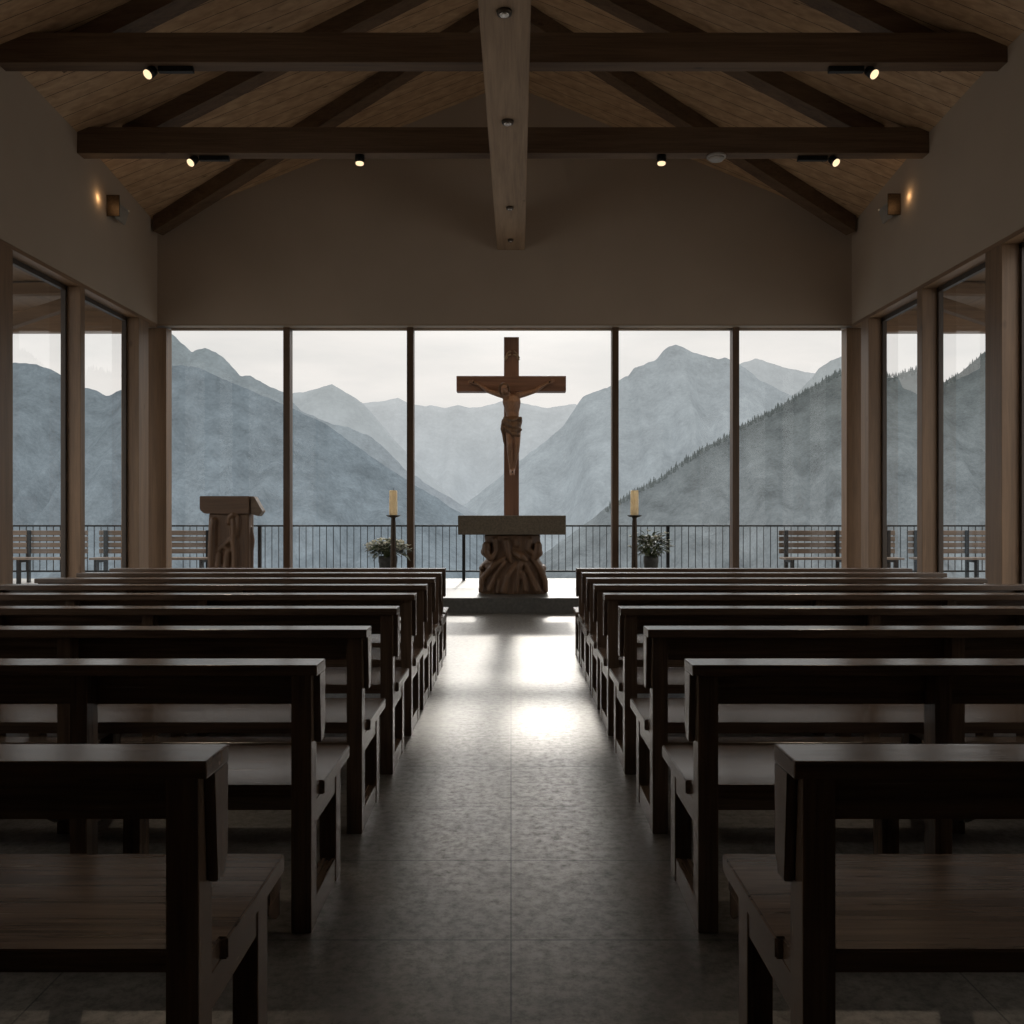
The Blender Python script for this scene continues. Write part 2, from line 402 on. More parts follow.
# ------------------------------------------------------------------ roof timbers
bm = NB(); box(bm, XL + .001, XR - .001, 11.4, 11.59, 5.94, 6.27, .008)
tag(link('tie_beam', bm, BEAM[0]), 'dark horizontal tie beam farther from the viewer, carrying two can spotlights', 'beam', 'roof tie beams')
bm = NB(); box(bm, XL + .001, XR - .001, 9.6, 9.8, 6.18, 6.5, .008)
tag(link('tie_beam', bm, BEAM[0]), 'dark horizontal tie beam nearest the viewer, near the top picture edge', 'beam', 'roof tie beams')
bm = NB(); beam(bm, (-.10, 1.0, 5.92), (0, 14.0, 5.92), .43, .44, bev=.01)
tag(link('ridge_beam', bm, RIDGE), 'pale wooden beam running down the middle toward the window wall', 'beam')
names = {(0, -1): 'left rafter that ends at the gable wall corner', (0, 1): 'right rafter that ends at the gable wall corner',
         (1, -1): 'left rafter that meets the far tie beam', (1, 1): 'right rafter that meets the far tie beam',
         (2, -1): 'left rafter that meets the near tie beam', (2, 1): 'right rafter that meets the near tie beam'}
for i, (ya, yb) in enumerate(((13.82, 12.1), (11.72, 11.0), (9.93, 9.35))):
    for s in (-1, 1):
        xe = XL + (.08 if i == 0 else .5) if s < 0 else XR - (.08 if i == 0 else .5)
        p0 = Vector((xe, ya, roof(xe, ya) - .002)); p1 = Vector((XM + s * .09, yb, roof(XM + s * .09, yb) - .002))
        bm = NB(); prv = None; n = 10
        # follow the roof, which bends along its length
        d = (p1 - p0).normalized(); side = Vector((-d.y, d.x, 0)).normalized() * .11
        for k in range(n + 1):
            q = p0.lerp(p1, k / n); row = []
            for a, dz in ((-1, 0), (1, 0), (1, -.24), (-1, -.24)):
                r = q + side * a; r.z = roof(r.x, r.y) - .002 + dz; row.append(bm.verts.new(r))
            if prv:
                for j in range(4): bm.faces.new((prv[j], prv[(j + 1) % 4], row[(j + 1) % 4], row[j]))
            else: bm.faces.new(row[::-1])
            prv = row
        bm.faces.new(prv); bmesh.ops.recalc_face_normals(bm, faces=bm.faces[:])
        tag(link('rafter', bm, BEAM[0]), 'dark sloping ' + names[(i, s)], 'beam', 'sloping roof rafters')

# ------------------------------------------------------------------ ceiling lights
def track_spot(loc, s, label):
    """adapter bar runs toward the middle (s = direction of the bar)"""
    r = tag(empty('track_spotlight', loc), label, 'spotlight', 'adjustable spotlights on the tie beams')
    bm = NB(); box(bm, s * .08, s * .46, -.03, .03, -.06, 0, .006); link('track_adapter', bm, BLACK, r)
    h = Vector((0, 0, -.055)); d = Vector((-s * .35, -.62, -.7)).normalized()
    bm = NB(); tube(bm, (s * .06, 0, -.02), h, .012); tube(bm, h - d * .05, h + d * .06, .05, .058, 18); link('lamp_head', bm, BLACK, r)
    bm = NB(); tube(bm, h + d * .055, h + d * .066, .05, .05, 18); link('lens', bm, LIT, r)
    L = bpy.data.lights.new('spot_beam', 'SPOT'); L.energy = 170; L.color = (1, .80, .60); L.spot_size = math.radians(50); L.spot_blend = 1.0; L.shadow_soft_size = .06
    lo = bpy.data.objects.new('spot_beam', L); COL.objects.link(lo); lo.parent = r; lo.location = h + d * .09
    lo.rotation_euler = (Vector((loc[0] * .5, loc[1] - 3.5, .5)) - Vector(loc)).to_track_quat('-Z', 'Y').to_euler()
track_spot((-3.88, 9.70, 6.18), 1, 'black adjustable spotlight on the left of the near tie beam')
track_spot((3.88, 9.70, 6.18), -1, 'black adjustable spotlight on the right of the near tie beam')
track_spot((-4.06, 11.5, 5.94), 1, 'black adjustable spotlight on the left of the far tie beam')
track_spot((4.12, 11.5, 5.94), -1, 'black adjustable spotlight on the right of the far tie beam')
for x, side in ((-1.93, 'left'), (1.92, 'right')):
    r = tag(empty('ceiling_spotlight', (x, 11.48, 5.94)), 'small black can spotlight under the far tie beam, %s of the middle beam' % side, 'spotlight', 'can spotlights under the far tie beam')
    bm = NB(); lathe(bm, [(.055, -.09), (.06, -.085), (.06, -.0), (.02, 0)]); link('housing', bm, BLACK, r)
    bm = NB(); lathe(bm, [(.045, -.115), (.05, -.11), (.05, -.088)]); link('lens', bm, LIT, r)
    L = bpy.data.lights.new('spot_beam', 'SPOT'); L.energy = 90; L.color = (1, .70, .42); L.spot_size = math.radians(42); L.spot_blend = .8; L.shadow_soft_size = .05
    lo = bpy.data.objects.new('spot_beam', L); COL.objects.link(lo); lo.parent = r; lo.location = (0, 0, -.13)
    lo.rotation_euler = (Vector((0, 13.7, 2.3)) - Vector((x, 11.48, 5.8))).to_track_quat('-Z', 'Y').to_euler()
r = tag(empty('smoke_detector', (2.62, 11.48, 5.94)), 'round pale smoke detector under the far tie beam', 'smoke detector')
bm = NB(); lathe(bm, [(.06, -.07), (.085, -.062), (.095, -.045), (.10, -.03)], seg=28); link('sensor_head', bm, DISC, r)
bm = NB(); lathe(bm, [(.12, -.03), (.122, -.01), (.115, 0)], seg=28); link('base', bm, DISC, r)
for y, x, q, lab in ((7.38, -.055, 1, 'nearest the viewer'), (9.43, -.035, 1, 'second from the viewer'), (12.05, -.015, .8, 'third from the viewer'), (13.45, -.005, .7, 'nearest the window wall')):
    r = tag(empty('downlight', (x, y, 5.48)), 'small round metal downlight under the middle beam, ' + lab, 'downlight', 'downlights under the middle beam')
    bm = NB(); lathe(bm, [(.045 * q, -.035), (.06 * q, -.03), (.065 * q, -.005), (.06 * q, 0)]); link('ring', bm, BRONZE, r)
    bm = NB(); lathe(bm, [(.030 * q, -.042), (.042 * q, -.038), (.042 * q, -.03)]); link('lens', bm, CHROME, r)

# wall lamps: tilted box with a slit, warm light spilling on the plaster beside it
for s, xw, y, z, side in ((-1, XL, 12.42, 5.58, 'left'), (1, XR, 12.42, 5.60, 'right')):
    r = tag(empty('wall_lamp', (xw, y, z)), 'angled wall lamp glowing on the plaster of the %s wall' % side, 'wall lamp', 'wall lamps')
    i = -s
    bm = NB(); box(bm, 0, i * .03, -.10, .10, -.05, .10, .004); link('wall_plate', bm, WHITE, r)
    bm = NB(); prism(bm, [(i * .03, .12), (i * .16, .03), (i * .16, .005), (i * .11, -.17), (i * .085, -.17), (i * .03, -.06)], 1, -.16, .16, .004); link('lamp_shade', bm, SHADE, r)
    bm = NB(); box(bm, i * .05, i * .155, .162, .172, .015, .035); link('light_slit', bm, LIT, r)
    L = bpy.data.lights.new('lamp_glow', 'POINT'); L.energy = .6; L.color = (1, .62, .3); L.shadow_soft_size = .03
    lo = bpy.data.objects.new('lamp_glow', L); COL.objects.link(lo); lo.parent = r; lo.location = (i * .05, -.44, .0)
    bm = NB(); box(bm, 0, i * .175, -.185, -.166, -.16, .13, .003); link('glow_shield', bm, BRONZE, r)  # dark plate added to keep the glow off the lamp shade

# ------------------------------------------------------------------ pews
ROWS = [1.855, 2.98, 3.88, 4.75, 5.57, 6.31, 6.98, 7.65, 8.30]
OFFL = [.585, .616, .603, .588, .583, .583, .583, .586, .60]
OFFR = [.545, .576, .572, .565, .568, .575, .582, .598, .598]
def pew_parts(s):
    X = lambda a: s * a
    d = {}
    def add(k, fn, mat):
        bm = NB(); fn(bm); me = bpy.data.meshes.new(k); bm.to_mesh(me); bm.free(); me.materials.append(mat); d[k] = me
    add('cap_rail', lambda b: box(b, X(0), X(3.05), -.125, .012, .825, .86, .004), PEW[0])
    add('backrest', lambda b: box(b, X(.029), X(3.02), -.025, .01, .715, .825, .003), PEW[0])
    add('end_bracket', lambda b: prism(b, [(-.075, .824), (.012, .824), (.008, .64), (-.01, .60), (-.055, .60)], 0, X(.001), X(.0215), .002), PEW[2])
    L = 3.05
    add('seat', lambda b: prism(b, [(X(.008), .50), (X(.008), .03), (X(.024), .03), (X(.024), -.025), (X(L - .024), -.025), (X(L - .024), .03), (X(L - .008), .03), (X(L - .008), .50)], 2, .402, .45, .004), PEW[0])
    add('post', lambda b: box(b, X(0), X(.065), -.105, -.0255, 0, .8245, .003), PEW[2])
    add('middle_post', lambda b: box(b, X(0), X(.055), -.105, -.0255, 0, .8245, .003), PEW[2])
    add('leg', lambda b: box(b, X(0), X(.062), .305, .39, 0, .4015, .003), PEW[2])
    add('side_rail', lambda b: box(b, X(.003), X(.058), -.0255, .305, .325, .4015, .002), PEW[1])
    add('floor_rail', lambda b: box(b, X(.003), X(.058), -.0255, .305, .0, .085, .002), PEW[1])
    add('kneeler', lambda b: box(b, X(.115), X(2.93), -.245, -.115, .145, .20, .005), PEW[0])
    add('kneeler_bracket', lambda b: prism(b, [(-.24, .145), (-.1055, .145), (-.1055, .06), (-.14, .06), (-.24, .115)], 0, X(0), X(.05), .003), PEW[1])
    return d
ORD = ['first', 'second', 'third', 'fourth', 'fifth', 'sixth', 'seventh', 'eighth', 'ninth']
for s, offs, side in ((-1, OFFL, 'left'), (1, OFFR, 'right')):
    D = pew_parts(s)
    for i, (y, o) in enumerate(zip(ROWS, offs)):
        if i == 0: lab = 'dark wooden pew left of the aisle, closest to the viewer' if s < 0 else 'dark wooden pew right of the aisle, closest to the viewer'
        elif i == 8: lab = 'dark wooden pew %s of the aisle, closest to the altar' % side
        else: lab = 'dark wooden pew %s of the aisle, %s row counted from the viewer' % (side, ORD[i])
        r = tag(empty('pew', (s * o, y, 0)), lab, 'pew', 'pews in the block %s of the aisle' % side)
        for k in ('cap_rail', 'backrest', 'seat'): link(k, D[k], parent=r)
        kn = link('kneeler', D['kneeler'], parent=r)
        link('end_bracket', D['end_bracket'], parent=r); link('end_bracket', D['end_bracket'], parent=r, loc=(s * 3.0275, 0, 0))
        mids = (1.355 - o, 2.25 - o) if i < 2 else (1.88 - o - .03, 2.65 - o)
        for xl in (.022,) + mids + (2.963,):
            link('post', D['post' if xl in (.022, 2.963) else 'middle_post'], parent=r, loc=(s * xl, 0, 0))
            for k in ('leg', 'side_rail', 'floor_rail'): link(k, D[k], parent=r, loc=(s * xl, 0, 0))
            link('kneeler_bracket', D['kneeler_bracket'], parent=kn, loc=(s * (xl + (.1 if xl < .1 else -.09 if xl > 2.9 else 0)), 0, 0))

# ------------------------------------------------------------------ altar
al = tag(empty('altar', (0, 13.3, STEPH)), 'altar with thick stone table top on a carved wooden base', 'altar')
bm = NB(); box(bm, -.763, .79, -.36, .36, 1.075 - STEPH, 1.352 - STEPH, .008); link('table_top', bm, STONE, al)
ks = 13.1 / F
def A(cx, cy, r=0):                              # crop of the altar (8.19 px per px from 450,505) -> local x, z
    px, py = 450 + cx / 8.192, 505 + cy / 8.192
    return (px - CX) * ks, max(0.0, HC + (HY - py) * ks - STEPH)
bm = NB()
outl = [(275, 745, 246), (280, 742, 290), (296, 748, 312), (285, 752, 350), (285, 752, 400), (296, 735, 445), (250, 765, 490), (236, 788, 560), (232, 800, 640), (232, 803, 712), (250, 790, 742)]
rings = []
for a, b, y in outl:
    x0, z = A(a, y); x1, _ = A(b, y); ring = []
    for k in range(28):
        t = 2 * math.pi * k / 28; c, q = math.cos(t), math.sin(t)
        c = math.copysign(abs(c) ** .6, c); q = math.copysign(abs(q) ** .6, q)
        ring.append(bm.verts.new(((x0 + x1) / 2 + (x1 - x0) / 2 * c, .24 * q, z)))
    rings.append(ring)
for a, b in zip(rings, rings[1:]):
    for k in range(28): bm.faces.new((a[k], a[(k + 1) % 28], b[(k + 1) % 28], b[k]))
bm.faces.new(rings[0]); bm.faces.new(rings[-1][::-1]); bmesh.ops.recalc_face_normals(bm, faces=bm.faces[:])
def fold(pts, dep=-.25):
    out = []
    for cx, cy, r in pts:
        x, z = A(cx, cy); out.append((x, dep + .02 * math.sin(cx * .05), z, r))
    limb(bm, out)
for sy in (1, -1):
    d = -.25 * sy
    for q in ([(300, 330, .06), (292, 385, .065), (330, 440, .04)], [(722, 330, .055), (722, 390, .06), (700, 430, .04)],
              [(440, 440, .035), (340, 510, .04), (265, 600, .04), (250, 700, .03)],
              [(450, 470, .03), (380, 560, .035), (320, 690, .04)],
              [(460, 300, .05), (470, 380, .045), (500, 460, .03)],
              [(540, 290, .045), (545, 320, .05)],
              [(530, 390, .05), (585, 420, .06), (620, 450, .045)],
              [(540, 490, .035), (470, 580, .045), (440, 700, .05)],
              [(580, 480, .04), (560, 580, .04), (545, 700, .04)],
              [(620, 480, .035), (660, 570, .045), (720, 690, .05)],
              [(680, 440, .035), (740, 520, .045), (780, 620, .04), (785, 700, .035)],
              [(370, 290, .045), (380, 370, .04), (350, 430, .035)],
              [(650, 290, .045), (640, 360, .045), (690, 400, .04)],
              [(600, 560, .03), (620, 690, .035)], [(400, 620, .03), (385, 710, .03)]):
        fold(q, d)
for cx_, cy_, r_ in ((292, 335, .055), (288, 385, .07), (728, 335, .05), (730, 395, .06), (262, 520, .05), (765, 520, .05)):
    for y_ in (-.12, .12): ball(bm, (A(cx_, 0)[0], y_, A(0, cy_)[1]), (r_, .12, r_))
remeshed('carved_base', bm, .0125, CARVE, al, 1)

# ------------------------------------------------------------------ crucifix standing behind the altar
cz = 13.8
cr = tag(empty('crucifix', (0, 13.9, STEPH)), 'tall wooden cross with carved figure standing behind the altar', 'crucifix')
k = cz / F
zz = lambda py: HC + (HY - py) * k - STEPH
bm = NB(); box(bm, -.108, .122, -.1, .1, 0, zz(337), .006); link('upright', bm, CROSS, cr)
bm = NB(); box(bm, (456.5 - CX) * k, (566 - CX) * k, -.112, .088, zz(391.5), zz(376), .006); link('crossbar', bm, CROSSX, cr)
# small scroll fixed above the head
bm = NB()
for sx in (-1, 1):
    for t in (0, 1):
        pts = [(512 + sx * 1.2, 351 + t * 3.2), (512 + sx * 4.5, 353.5 + t * 3.2), (512 + sx * 7.2, 358.5 + t * 1.8)]
        for a, b in zip(pts, pts[1:]): tube(bm, ((a[0] - CX) * k, -.115, zz(a[1])), ((b[0] - CX) * k, -.115, zz(b[1])), .017, .015, 8)
link('scroll', bm, SCROLL, cr)
# figure: one continuous surface
kf = 13.68 / F
def G(px, py, d=0.0): return ((px - CX) * kf, -.20 + d, HC + (HY - py) * kf - STEPH)
bm = NB()
def L(*pts): limb(bm, [G(a, b, d) + (r,) for a, b, d, r in pts])
# torso: stacked ellipsoids leaning as in the photo
TOR = []
for px, py, d, rx, ry, rz in ((511.4, 397.5, .01, .130, .072, .065), (511.6, 402, -.005, .140, .085, .078), (512, 407, 0, .124, .075, .075), (512.4, 412, .01, .102, .066, .075),
                              (512.8, 417.5, .0, .095, .068, .075), (512.8, 421, -.01, .105, .075, .07)):
    TOR.append((px, py, d, rx, ry, rz))
for a_, b_ in zip(TOR, TOR[1:]):
    for t_ in (0, .25, .5, .75, 1):
        q_ = [u_ + (v_ - u_) * t_ for u_, v_ in zip(a_, b_)]; ball(bm, G(*q_[:3]), (q_[3], q_[4], q_[5] * .8), 20)
L((508.5, 396, 0, .05), (505.6, 391.5, -.045, .043))                     # neck, drooping to the side
ball(bm, G(504.2, 389.3, -.065), (.054, .066, .076), 18)                   # head, tilted down
ball(bm, G(503.9, 391.8, -.085), (.045, .048, .05), 14)                   # jaw
ball(bm, G(503.9, 390.2, -.142), (.010, .016, .02), 10)                   # nose
ball(bm, G(502.8, 389.0, -.128), (.018, .012, .008), 10); ball(bm, G(505.2, 389.0, -.128), (.018, .012, .008), 10)   # brows
ball(bm, G(500.4, 390, -.05), (.010, .018, .024), 10); ball(bm, G(508.3, 389.6, -.05), (.010, .018, .024), 10)       # ears
ball(bm, G(503.9, 392.2, -.13), (.018, .01, .006), 10)                    # mouth
for sgn, sh, el, wr, ha in ((-1, (504.6, 395.5), (489.5, 391.2), (477, 382.6), (471.8, 381.2)), (1, (518.6, 395.2), (535, 390.6), (546.5, 382.9), (551, 381))):
    L((sh[0], sh[1], .0, .052), ((sh[0] * .6 + el[0] * .4), (sh[1] * .6 + el[1] * .4) + .3, .015, .043), (el[0], el[1], .03, .034), ((el[0] * .65 + wr[0] * .35), (el[1] * .65 + wr[1] * .35), .045, .035), (wr[0], wr[1], .07, .021))
    L((wr[0], wr[1], .07, .021), (ha[0], ha[1], .07, .027))
    ux, uy = (ha[0] - wr[0]), (ha[1] - wr[1])
    n_ = math.hypot(ux, uy); ux, uy = ux / n_, uy / n_
    for f, (off, ln) in enumerate(((-1.35, 3.3), (-.45, 3.9), (.45, 3.7), (1.35, 2.8))):   # four fingers, slightly curled
        bx, by = ha[0] - uy * off, ha[1] + ux * off
        L((bx, by, .068, .0095), (bx + ux * ln * .55, by + uy * ln * .55, .055, .009), (bx + ux * ln, by + uy * ln + .5, .035, .008))
    tx, ty = wr[0] + ux * 1.8, wr[1] + uy * 1.8
    L((tx, ty - .6, .06, .010), (tx + ux * 1.6, ty - 2.4, .045, .0095), (tx + ux * 3.0, ty - 3.0, .035, .008))            # thumb off the side of the palm
# legs: knees a little bent and turned, ankles together
L((509.4, 423, 0, .075), (509.6, 433, -.03, .066), (509.8, 444.5, -.085, .047), (509.9, 452, -.05, .044), (510.6, 464, .0, .030), (510.8, 469.5, .02, .026))
L((516.4, 423, 0, .075), (516.6, 433, -.02, .066), (517.0, 444.5, -.07, .047), (516.4, 452, -.035, .043), (514.4, 464, .0, .029), (513.8, 469, .02, .026))
L((511.4, 470, .02, .028), (511.2, 473.0, -.035, .027), (511.0, 475.2, -.075, .018))
L((513.4, 469.5, .015, .026), (513.0, 472.6, -.055, .026), (513.2, 474.6, -.09, .018))
for t in range(5):
    L((510.3 + t * .45, 475.0, -.07, .007), (510.2 + t * .45, 476.0, -.088, .006))
    L((512.5 + t * .45, 474.5, -.085, .007), (512.5 + t * .45, 475.5, -.102, .006))
fig = remeshed('figure', bm, .0072, FIG, cr, 3); fig['label'] = 'carved wooden figure with arms outstretched'
bm = NB()                                        # hair and beard
for i in range(9):
    a = -1.9 + i * .475
    cx_, cy_ = 504.2 + 4.4 * math.sin(a), 388.4 - 4.3 * math.cos(a) * .9
    ball(bm, G(cx_, cy_, -.045), (.026, .045, .03), 10)
ball(bm, G(504.2, 386.2, -.045), (.06, .07, .05), 14)
for sx in (-4.2, 4.0): limb(bm, [G(504.2 + sx, 389, -.04) + (.024,), G(504.3 + sx * .95, 392.5, -.05) + (.018,), G(504.6 + sx * .9, 395, -.055) + (.01,)])
ball(bm, G(503.9, 394.2, -.115), (.03, .024, .03), 10)
remeshed('hair', bm, .009, CARVE, fig, 2)
bm = NB()                                        # loincloth: knotted, hanging at one side
for px, py, d, rx, ry, rz in ((512.8, 419.5, -.01, .122, .10, .06), (512.9, 425, -.02, .13, .105, .08), (512.8, 431, -.03, .122, .105, .07)):
    ball(bm, G(px, py, d), (rx, ry, rz), 18)
for q in ([(505, 418, -.05, .03), (512, 421, -.11, .026), (520.5, 418.5, -.06, .028)], [(505, 422, -.06, .03), (513, 427, -.125, .026), (520.5, 430, -.07, .026)],
          [(505.5, 428, -.07, .026), (513, 435, -.12, .026), (519, 436, -.08, .024)],
          [(503.6, 421, -.03, .034), (502.6, 429, -.03, .036), (503.6, 434, -.03, .028), (504.6, 441, -.02, .026), (505.2, 446, -.02, .014)],
          [(520.6, 420, -.02, .03), (520.4, 424, -.02, .024)]): L(*q)
remeshed('loincloth', bm, .011, CARVE, fig, 3)
for nm, pt in (('nail', (473.4, 381.6)), ('nail', (549.6, 381.5)), ('nail', (512.4, 472.2))):
    bm = NB(); a = G(pt[0], pt[1], -.09 if pt[1] > 400 else .03); tube(bm, a, (a[0], -.10, a[2]), .012, .008, 8); link(nm, bm, IRON, cr)

# ------------------------------------------------------------------ lectern
kl = 12.9 / F
lx = (228.5 - CX) * kl
le = tag(empty('lectern', (lx, 13.1, STEPH)), 'carved wooden lectern standing left near the window wall', 'lectern')
def Q(cx, cy):
    px, py = 190 + cx / 8.533, 485 + cy / 8.533
    return (px - CX) * kl - lx, HC + (HY - py) * kl - STEPH
z_top = Q(0, 95)[1]; z_und = Q(0, 245)[1]
x0 = Q(88, 0)[0]; x1 = Q(512, 0)[0]
bm = NB(); prism(bm, [(x0, z_top), (x1, z_top), (x1, z_und), (Q(145, 0)[0], z_und), (Q(118, 0)[0], z_und + .012), (x0, z_und + .06)], 1, -.235, .10, .008); link('desk_top', bm, wood('lectern_top', (.085, .046, .024, 1), (.19, .105, .056, 1), 0, .5, .1, .7), le)
bm = NB(); prism(bm, [Q(513, 97), Q(545, 97), Q(600, 195), Q(618, 222), Q(585, 266), Q(513, 246)], 1, -.20, -.02, .006); link('book_rest', bm, wood('lectern_rest', (.12, .08, .05, 1), (.26, .18, .12, 1), 0, .5, .1, .7), le)
bm = NB(); prism(bm, [(Q(158, 0)[0], z_und), (Q(500, 0)[0], z_und), (Q(503, 0)[0], 0.001), (Q(140, 0)[0], 0.001)], 1, -.19, .05)
def carve(pts, d=-.205):
    limb(bm, [(Q(a, b)[0], d, Q(a, b)[1], r) for a, b, r in pts])
carve([(205, 310, .05), (195, 360, .055), (190, 500, .06), (185, 800, .06)])
carve([(370, 255, .05), (335, 275, .035), (330, 320, .03)]); carve([(385, 235, .03), (410, 270, .028), (412, 340, .03), (400, 430, .028)])
carve([(370, 300, .035), (375, 380, .045), (372, 470, .05), (385, 560, .045), (385, 720, .05), (390, 900, .05)])
carve([(350, 465, .035), (300, 505, .032), (245, 555, .028)]); carve([(250, 590, .04), (240, 700, .05), (235, 900, .055)])
carve([(320, 580, .04), (310, 700, .05), (310, 900, .055)]); carve([(290, 530, .03), (350, 560, .03)])
limb(bm, [(Q(500, 0)[0] - .0, -.09, Q(0, 370)[1], .03), (Q(512, 0)[0], -.10, Q(0, 470)[1], .04), (Q(500, 0)[0], -.10, Q(0, 560)[1], .045), (Q(500, 0)[0], -.10, Q(0, 700)[1], .04)])
remeshed('carved_body', bm, .012, CARVE, le, 1)

# ------------------------------------------------------------------ candles and stands
KC = 13.2 / F
for px, side in ((393.3, 'left'), (634.5, 'right')):
    x = (px - CX) * KC; zt = HC + (HY - 515) * KC
    r = tag(empty('candle_stand', (x, 13.2, STEPH)), 'slim dark candle stand with round dish, %s of the altar' % side, 'candle stand', 'candle stands beside the altar')
    h = zt - STEPH
    bm = NB(); lathe(bm, [(.14, .0), (.14, .02), (.06, .045), (.05, .06)]); link('foot', bm, BRONZE, r)
    bm = NB(); lathe(bm, [(.05, .055), (.047, .3), (.036, h - .12), (.03, h - .05), (.045, h - .03)], seg=18); link('stem', bm, BRONZE, r)
    bm = NB(); lathe(bm, [(.03, h - .035), (.07, h - .03), (.105, h - .012), (.107, h - .003), (.06, h - .012), (.035, h - .002)], seg=28); link('drip_dish', bm, BRONZE, r)
    c = tag(empty('candle', (x, 13.2, zt - .0015)), 'thick cream candle on the stand %s of the altar' % side, 'candle', 'altar candles')
    ch = (515 - 490) * KC
    bm = NB(); lathe(bm, [(.058, 0), (.06, .01), (.058, ch - .02), (.05, ch - .004), (.02, ch - .012)], seg=24); link('wax', bm, WAX, c)
    bm = NB(); tube(bm, (0, 0, ch - .015), (.004, 0, ch + .03), .004, .003, 6); link('wick', bm, WICK, c)

# ------------------------------------------------------------------ potted plants
def leaf(bm, p, d, ln, wd, droop=.3):
    d = d.normalized(); s = d.cross(Vector((0, 0, 1)))
    s = s.normalized() if s.length > .01 else Vector((1, 0, 0)); u = s.cross(d)
    c = [bm.verts.new(p + d * ln * t + Vector((0, 0, -droop * ln * t * t))) for t in (0, .35, .7, 1)]
    l = [bm.verts.new(p + d * ln * t + s * wd * a + u * .15 * wd + Vector((0, 0, -droop * ln * t * t))) for t, a in ((.35, .5), (.7, .38))]
    r = [bm.verts.new(p + d * ln * t - s * wd * a + u * .15 * wd + Vector((0, 0, -droop * ln * t * t))) for t, a in ((.35, .5), (.7, .38))]
    for f in ((c[0], c[1], l[0]), (c[0], r[0], c[1]), (c[1], c[2], l[1], l[0]), (c[1], r[0], r[1], c[2]), (c[2], c[3], l[1]), (c[2], r[1], c[3])): bm.faces.new(f)
def plant(px, top_px, y, rx, pot_w, label, blossoms, seed):
    rnd = random.Random(seed); kk = y / F; x = (px - CX) * kk
    r = tag(empty('potted_plant', (x, y, STEPH)), label, 'plant', 'potted plants beside the candle stands')
    ph = HC + (HY - 556) * kk - STEPH; top = HC + (HY - top_px) * kk - STEPH
    w = pot_w * kk / 2
    bm = NB(); lathe(bm, [(w * .72, 0), (w * .95, ph * .8), (w, ph * .82), (w, ph), (w * .9, ph), (w * .85, ph - .03)], seg=24); link('pot', bm, POT, r)
    bm = NB(); fl = NB(); R = rx * kk
    for i in range(330):
        a = rnd.uniform(0, 2 * math.pi); e = rnd.uniform(-.15, 1.0)
        q = rnd.uniform(.15, .9)
        p = Vector((math.cos(a) * R * q * .75, math.sin(a) * R * q * .75, ph + (top - ph) * (.05 + .8 * rnd.random() * (1 - q * .5))))
        leaf(bm, p, Vector((math.cos(a), math.sin(a), e)), rnd.uniform(.10, .20), rnd.uniform(.03, .055), rnd.uniform(.1, .6))
    for i in range(20):
        a = rnd.uniform(0, 2 * math.pi); p = Vector((math.cos(a) * R * .5, math.sin(a) * R * .5, ph + (top - ph) * rnd.uniform(.3, .75)))
        tube(bm, (0, 0, ph - .02), p, .006, .004, 5)
    for i in range(blossoms):
        a = rnd.uniform(0, 2 * math.pi); q = rnd.uniform(.3, 1.0)
        p = Vector((math.cos(a) * R * q, math.sin(a) * R * q * .9, ph + (top - ph) * rnd.uniform(.25, 1.0 - .35 * q)))
        for j in range(5):
            b = 2 * math.pi * j / 5 + rnd.random(); leaf(fl, p, Vector((math.cos(b), math.sin(b) * .6 - .4, .5)), .062, .042, .2)
    link('foliage', bm, LEAF, r); link('blossoms', fl, FLOWER, r)
    return r
plant(388, 537, 13.75, 23, 19, 'bushy plant with pale blossoms in grey pot behind the left candle stand', 120, 3)
pr = plant(651, 526, 13.7, 21, 15, 'dark green plant in small pot right of the right candle stand', 26, 5)

# ------------------------------------------------------------------ terrace, railing, benches in place of reflected pews
TD = STEPH - .006
bm = NB(); box(bm, -13, 13, 14.26, 16.5, -.2, TD); box(bm, -13, -5.80, .5, 14.2601, -.2, TD); box(bm, 5.62, 13, .5, 14.2601, -.2, TD)
tag(struct('terrace_floor', bm, DECK), 'pale paved terrace outside the windows')
RY = 16.0
def railing(xa, xb, posts, label):
    w = xb - xa
    r = tag(empty('railing', (xa, RY, TD)), label, 'railing', 'metal terrace railings')
    top = HC + (HY - 525) * RY / F - TD
    bm = NB(); box(bm, 0, w, -.022, .022, top - .03, top, .004); link('top_rail', bm, IRON, r)
    bm = NB(); box(bm, 0, w, -.015, .015, .15, .18, .003); link('bottom_rail', bm, IRON, r)
    for p in posts:
        bm = NB(); box(bm, p - xa - .028, p - xa + .028, -.02, .045, 0, top - .028, .003); link('post', bm, IRON, r)
    bm = NB(); box(bm, -.0055, .0055, -.0055, .0055, .178, top - .03); me = bpy.data.meshes.new('baluster'); bm.to_mesh(me); bm.free(); me.materials.append(IRON)
    n = int(w / .122)
    for i in range(1, n + 1): link('baluster', me, parent=r, loc=(w * i / (n + 1), 0, 0))
railing(-5.95, 5.95, (-4.47, -.84, 2.79), 'dark metal baluster railing along the terrace behind the altar')
railing(-12, -5.96, (-6.3, -9.3, -11.9), 'dark metal baluster railing seen through the left side glazing')
railing(5.96, 12, (6.4, 9.3, 11.9), 'dark metal baluster railing seen through the right side glazing')

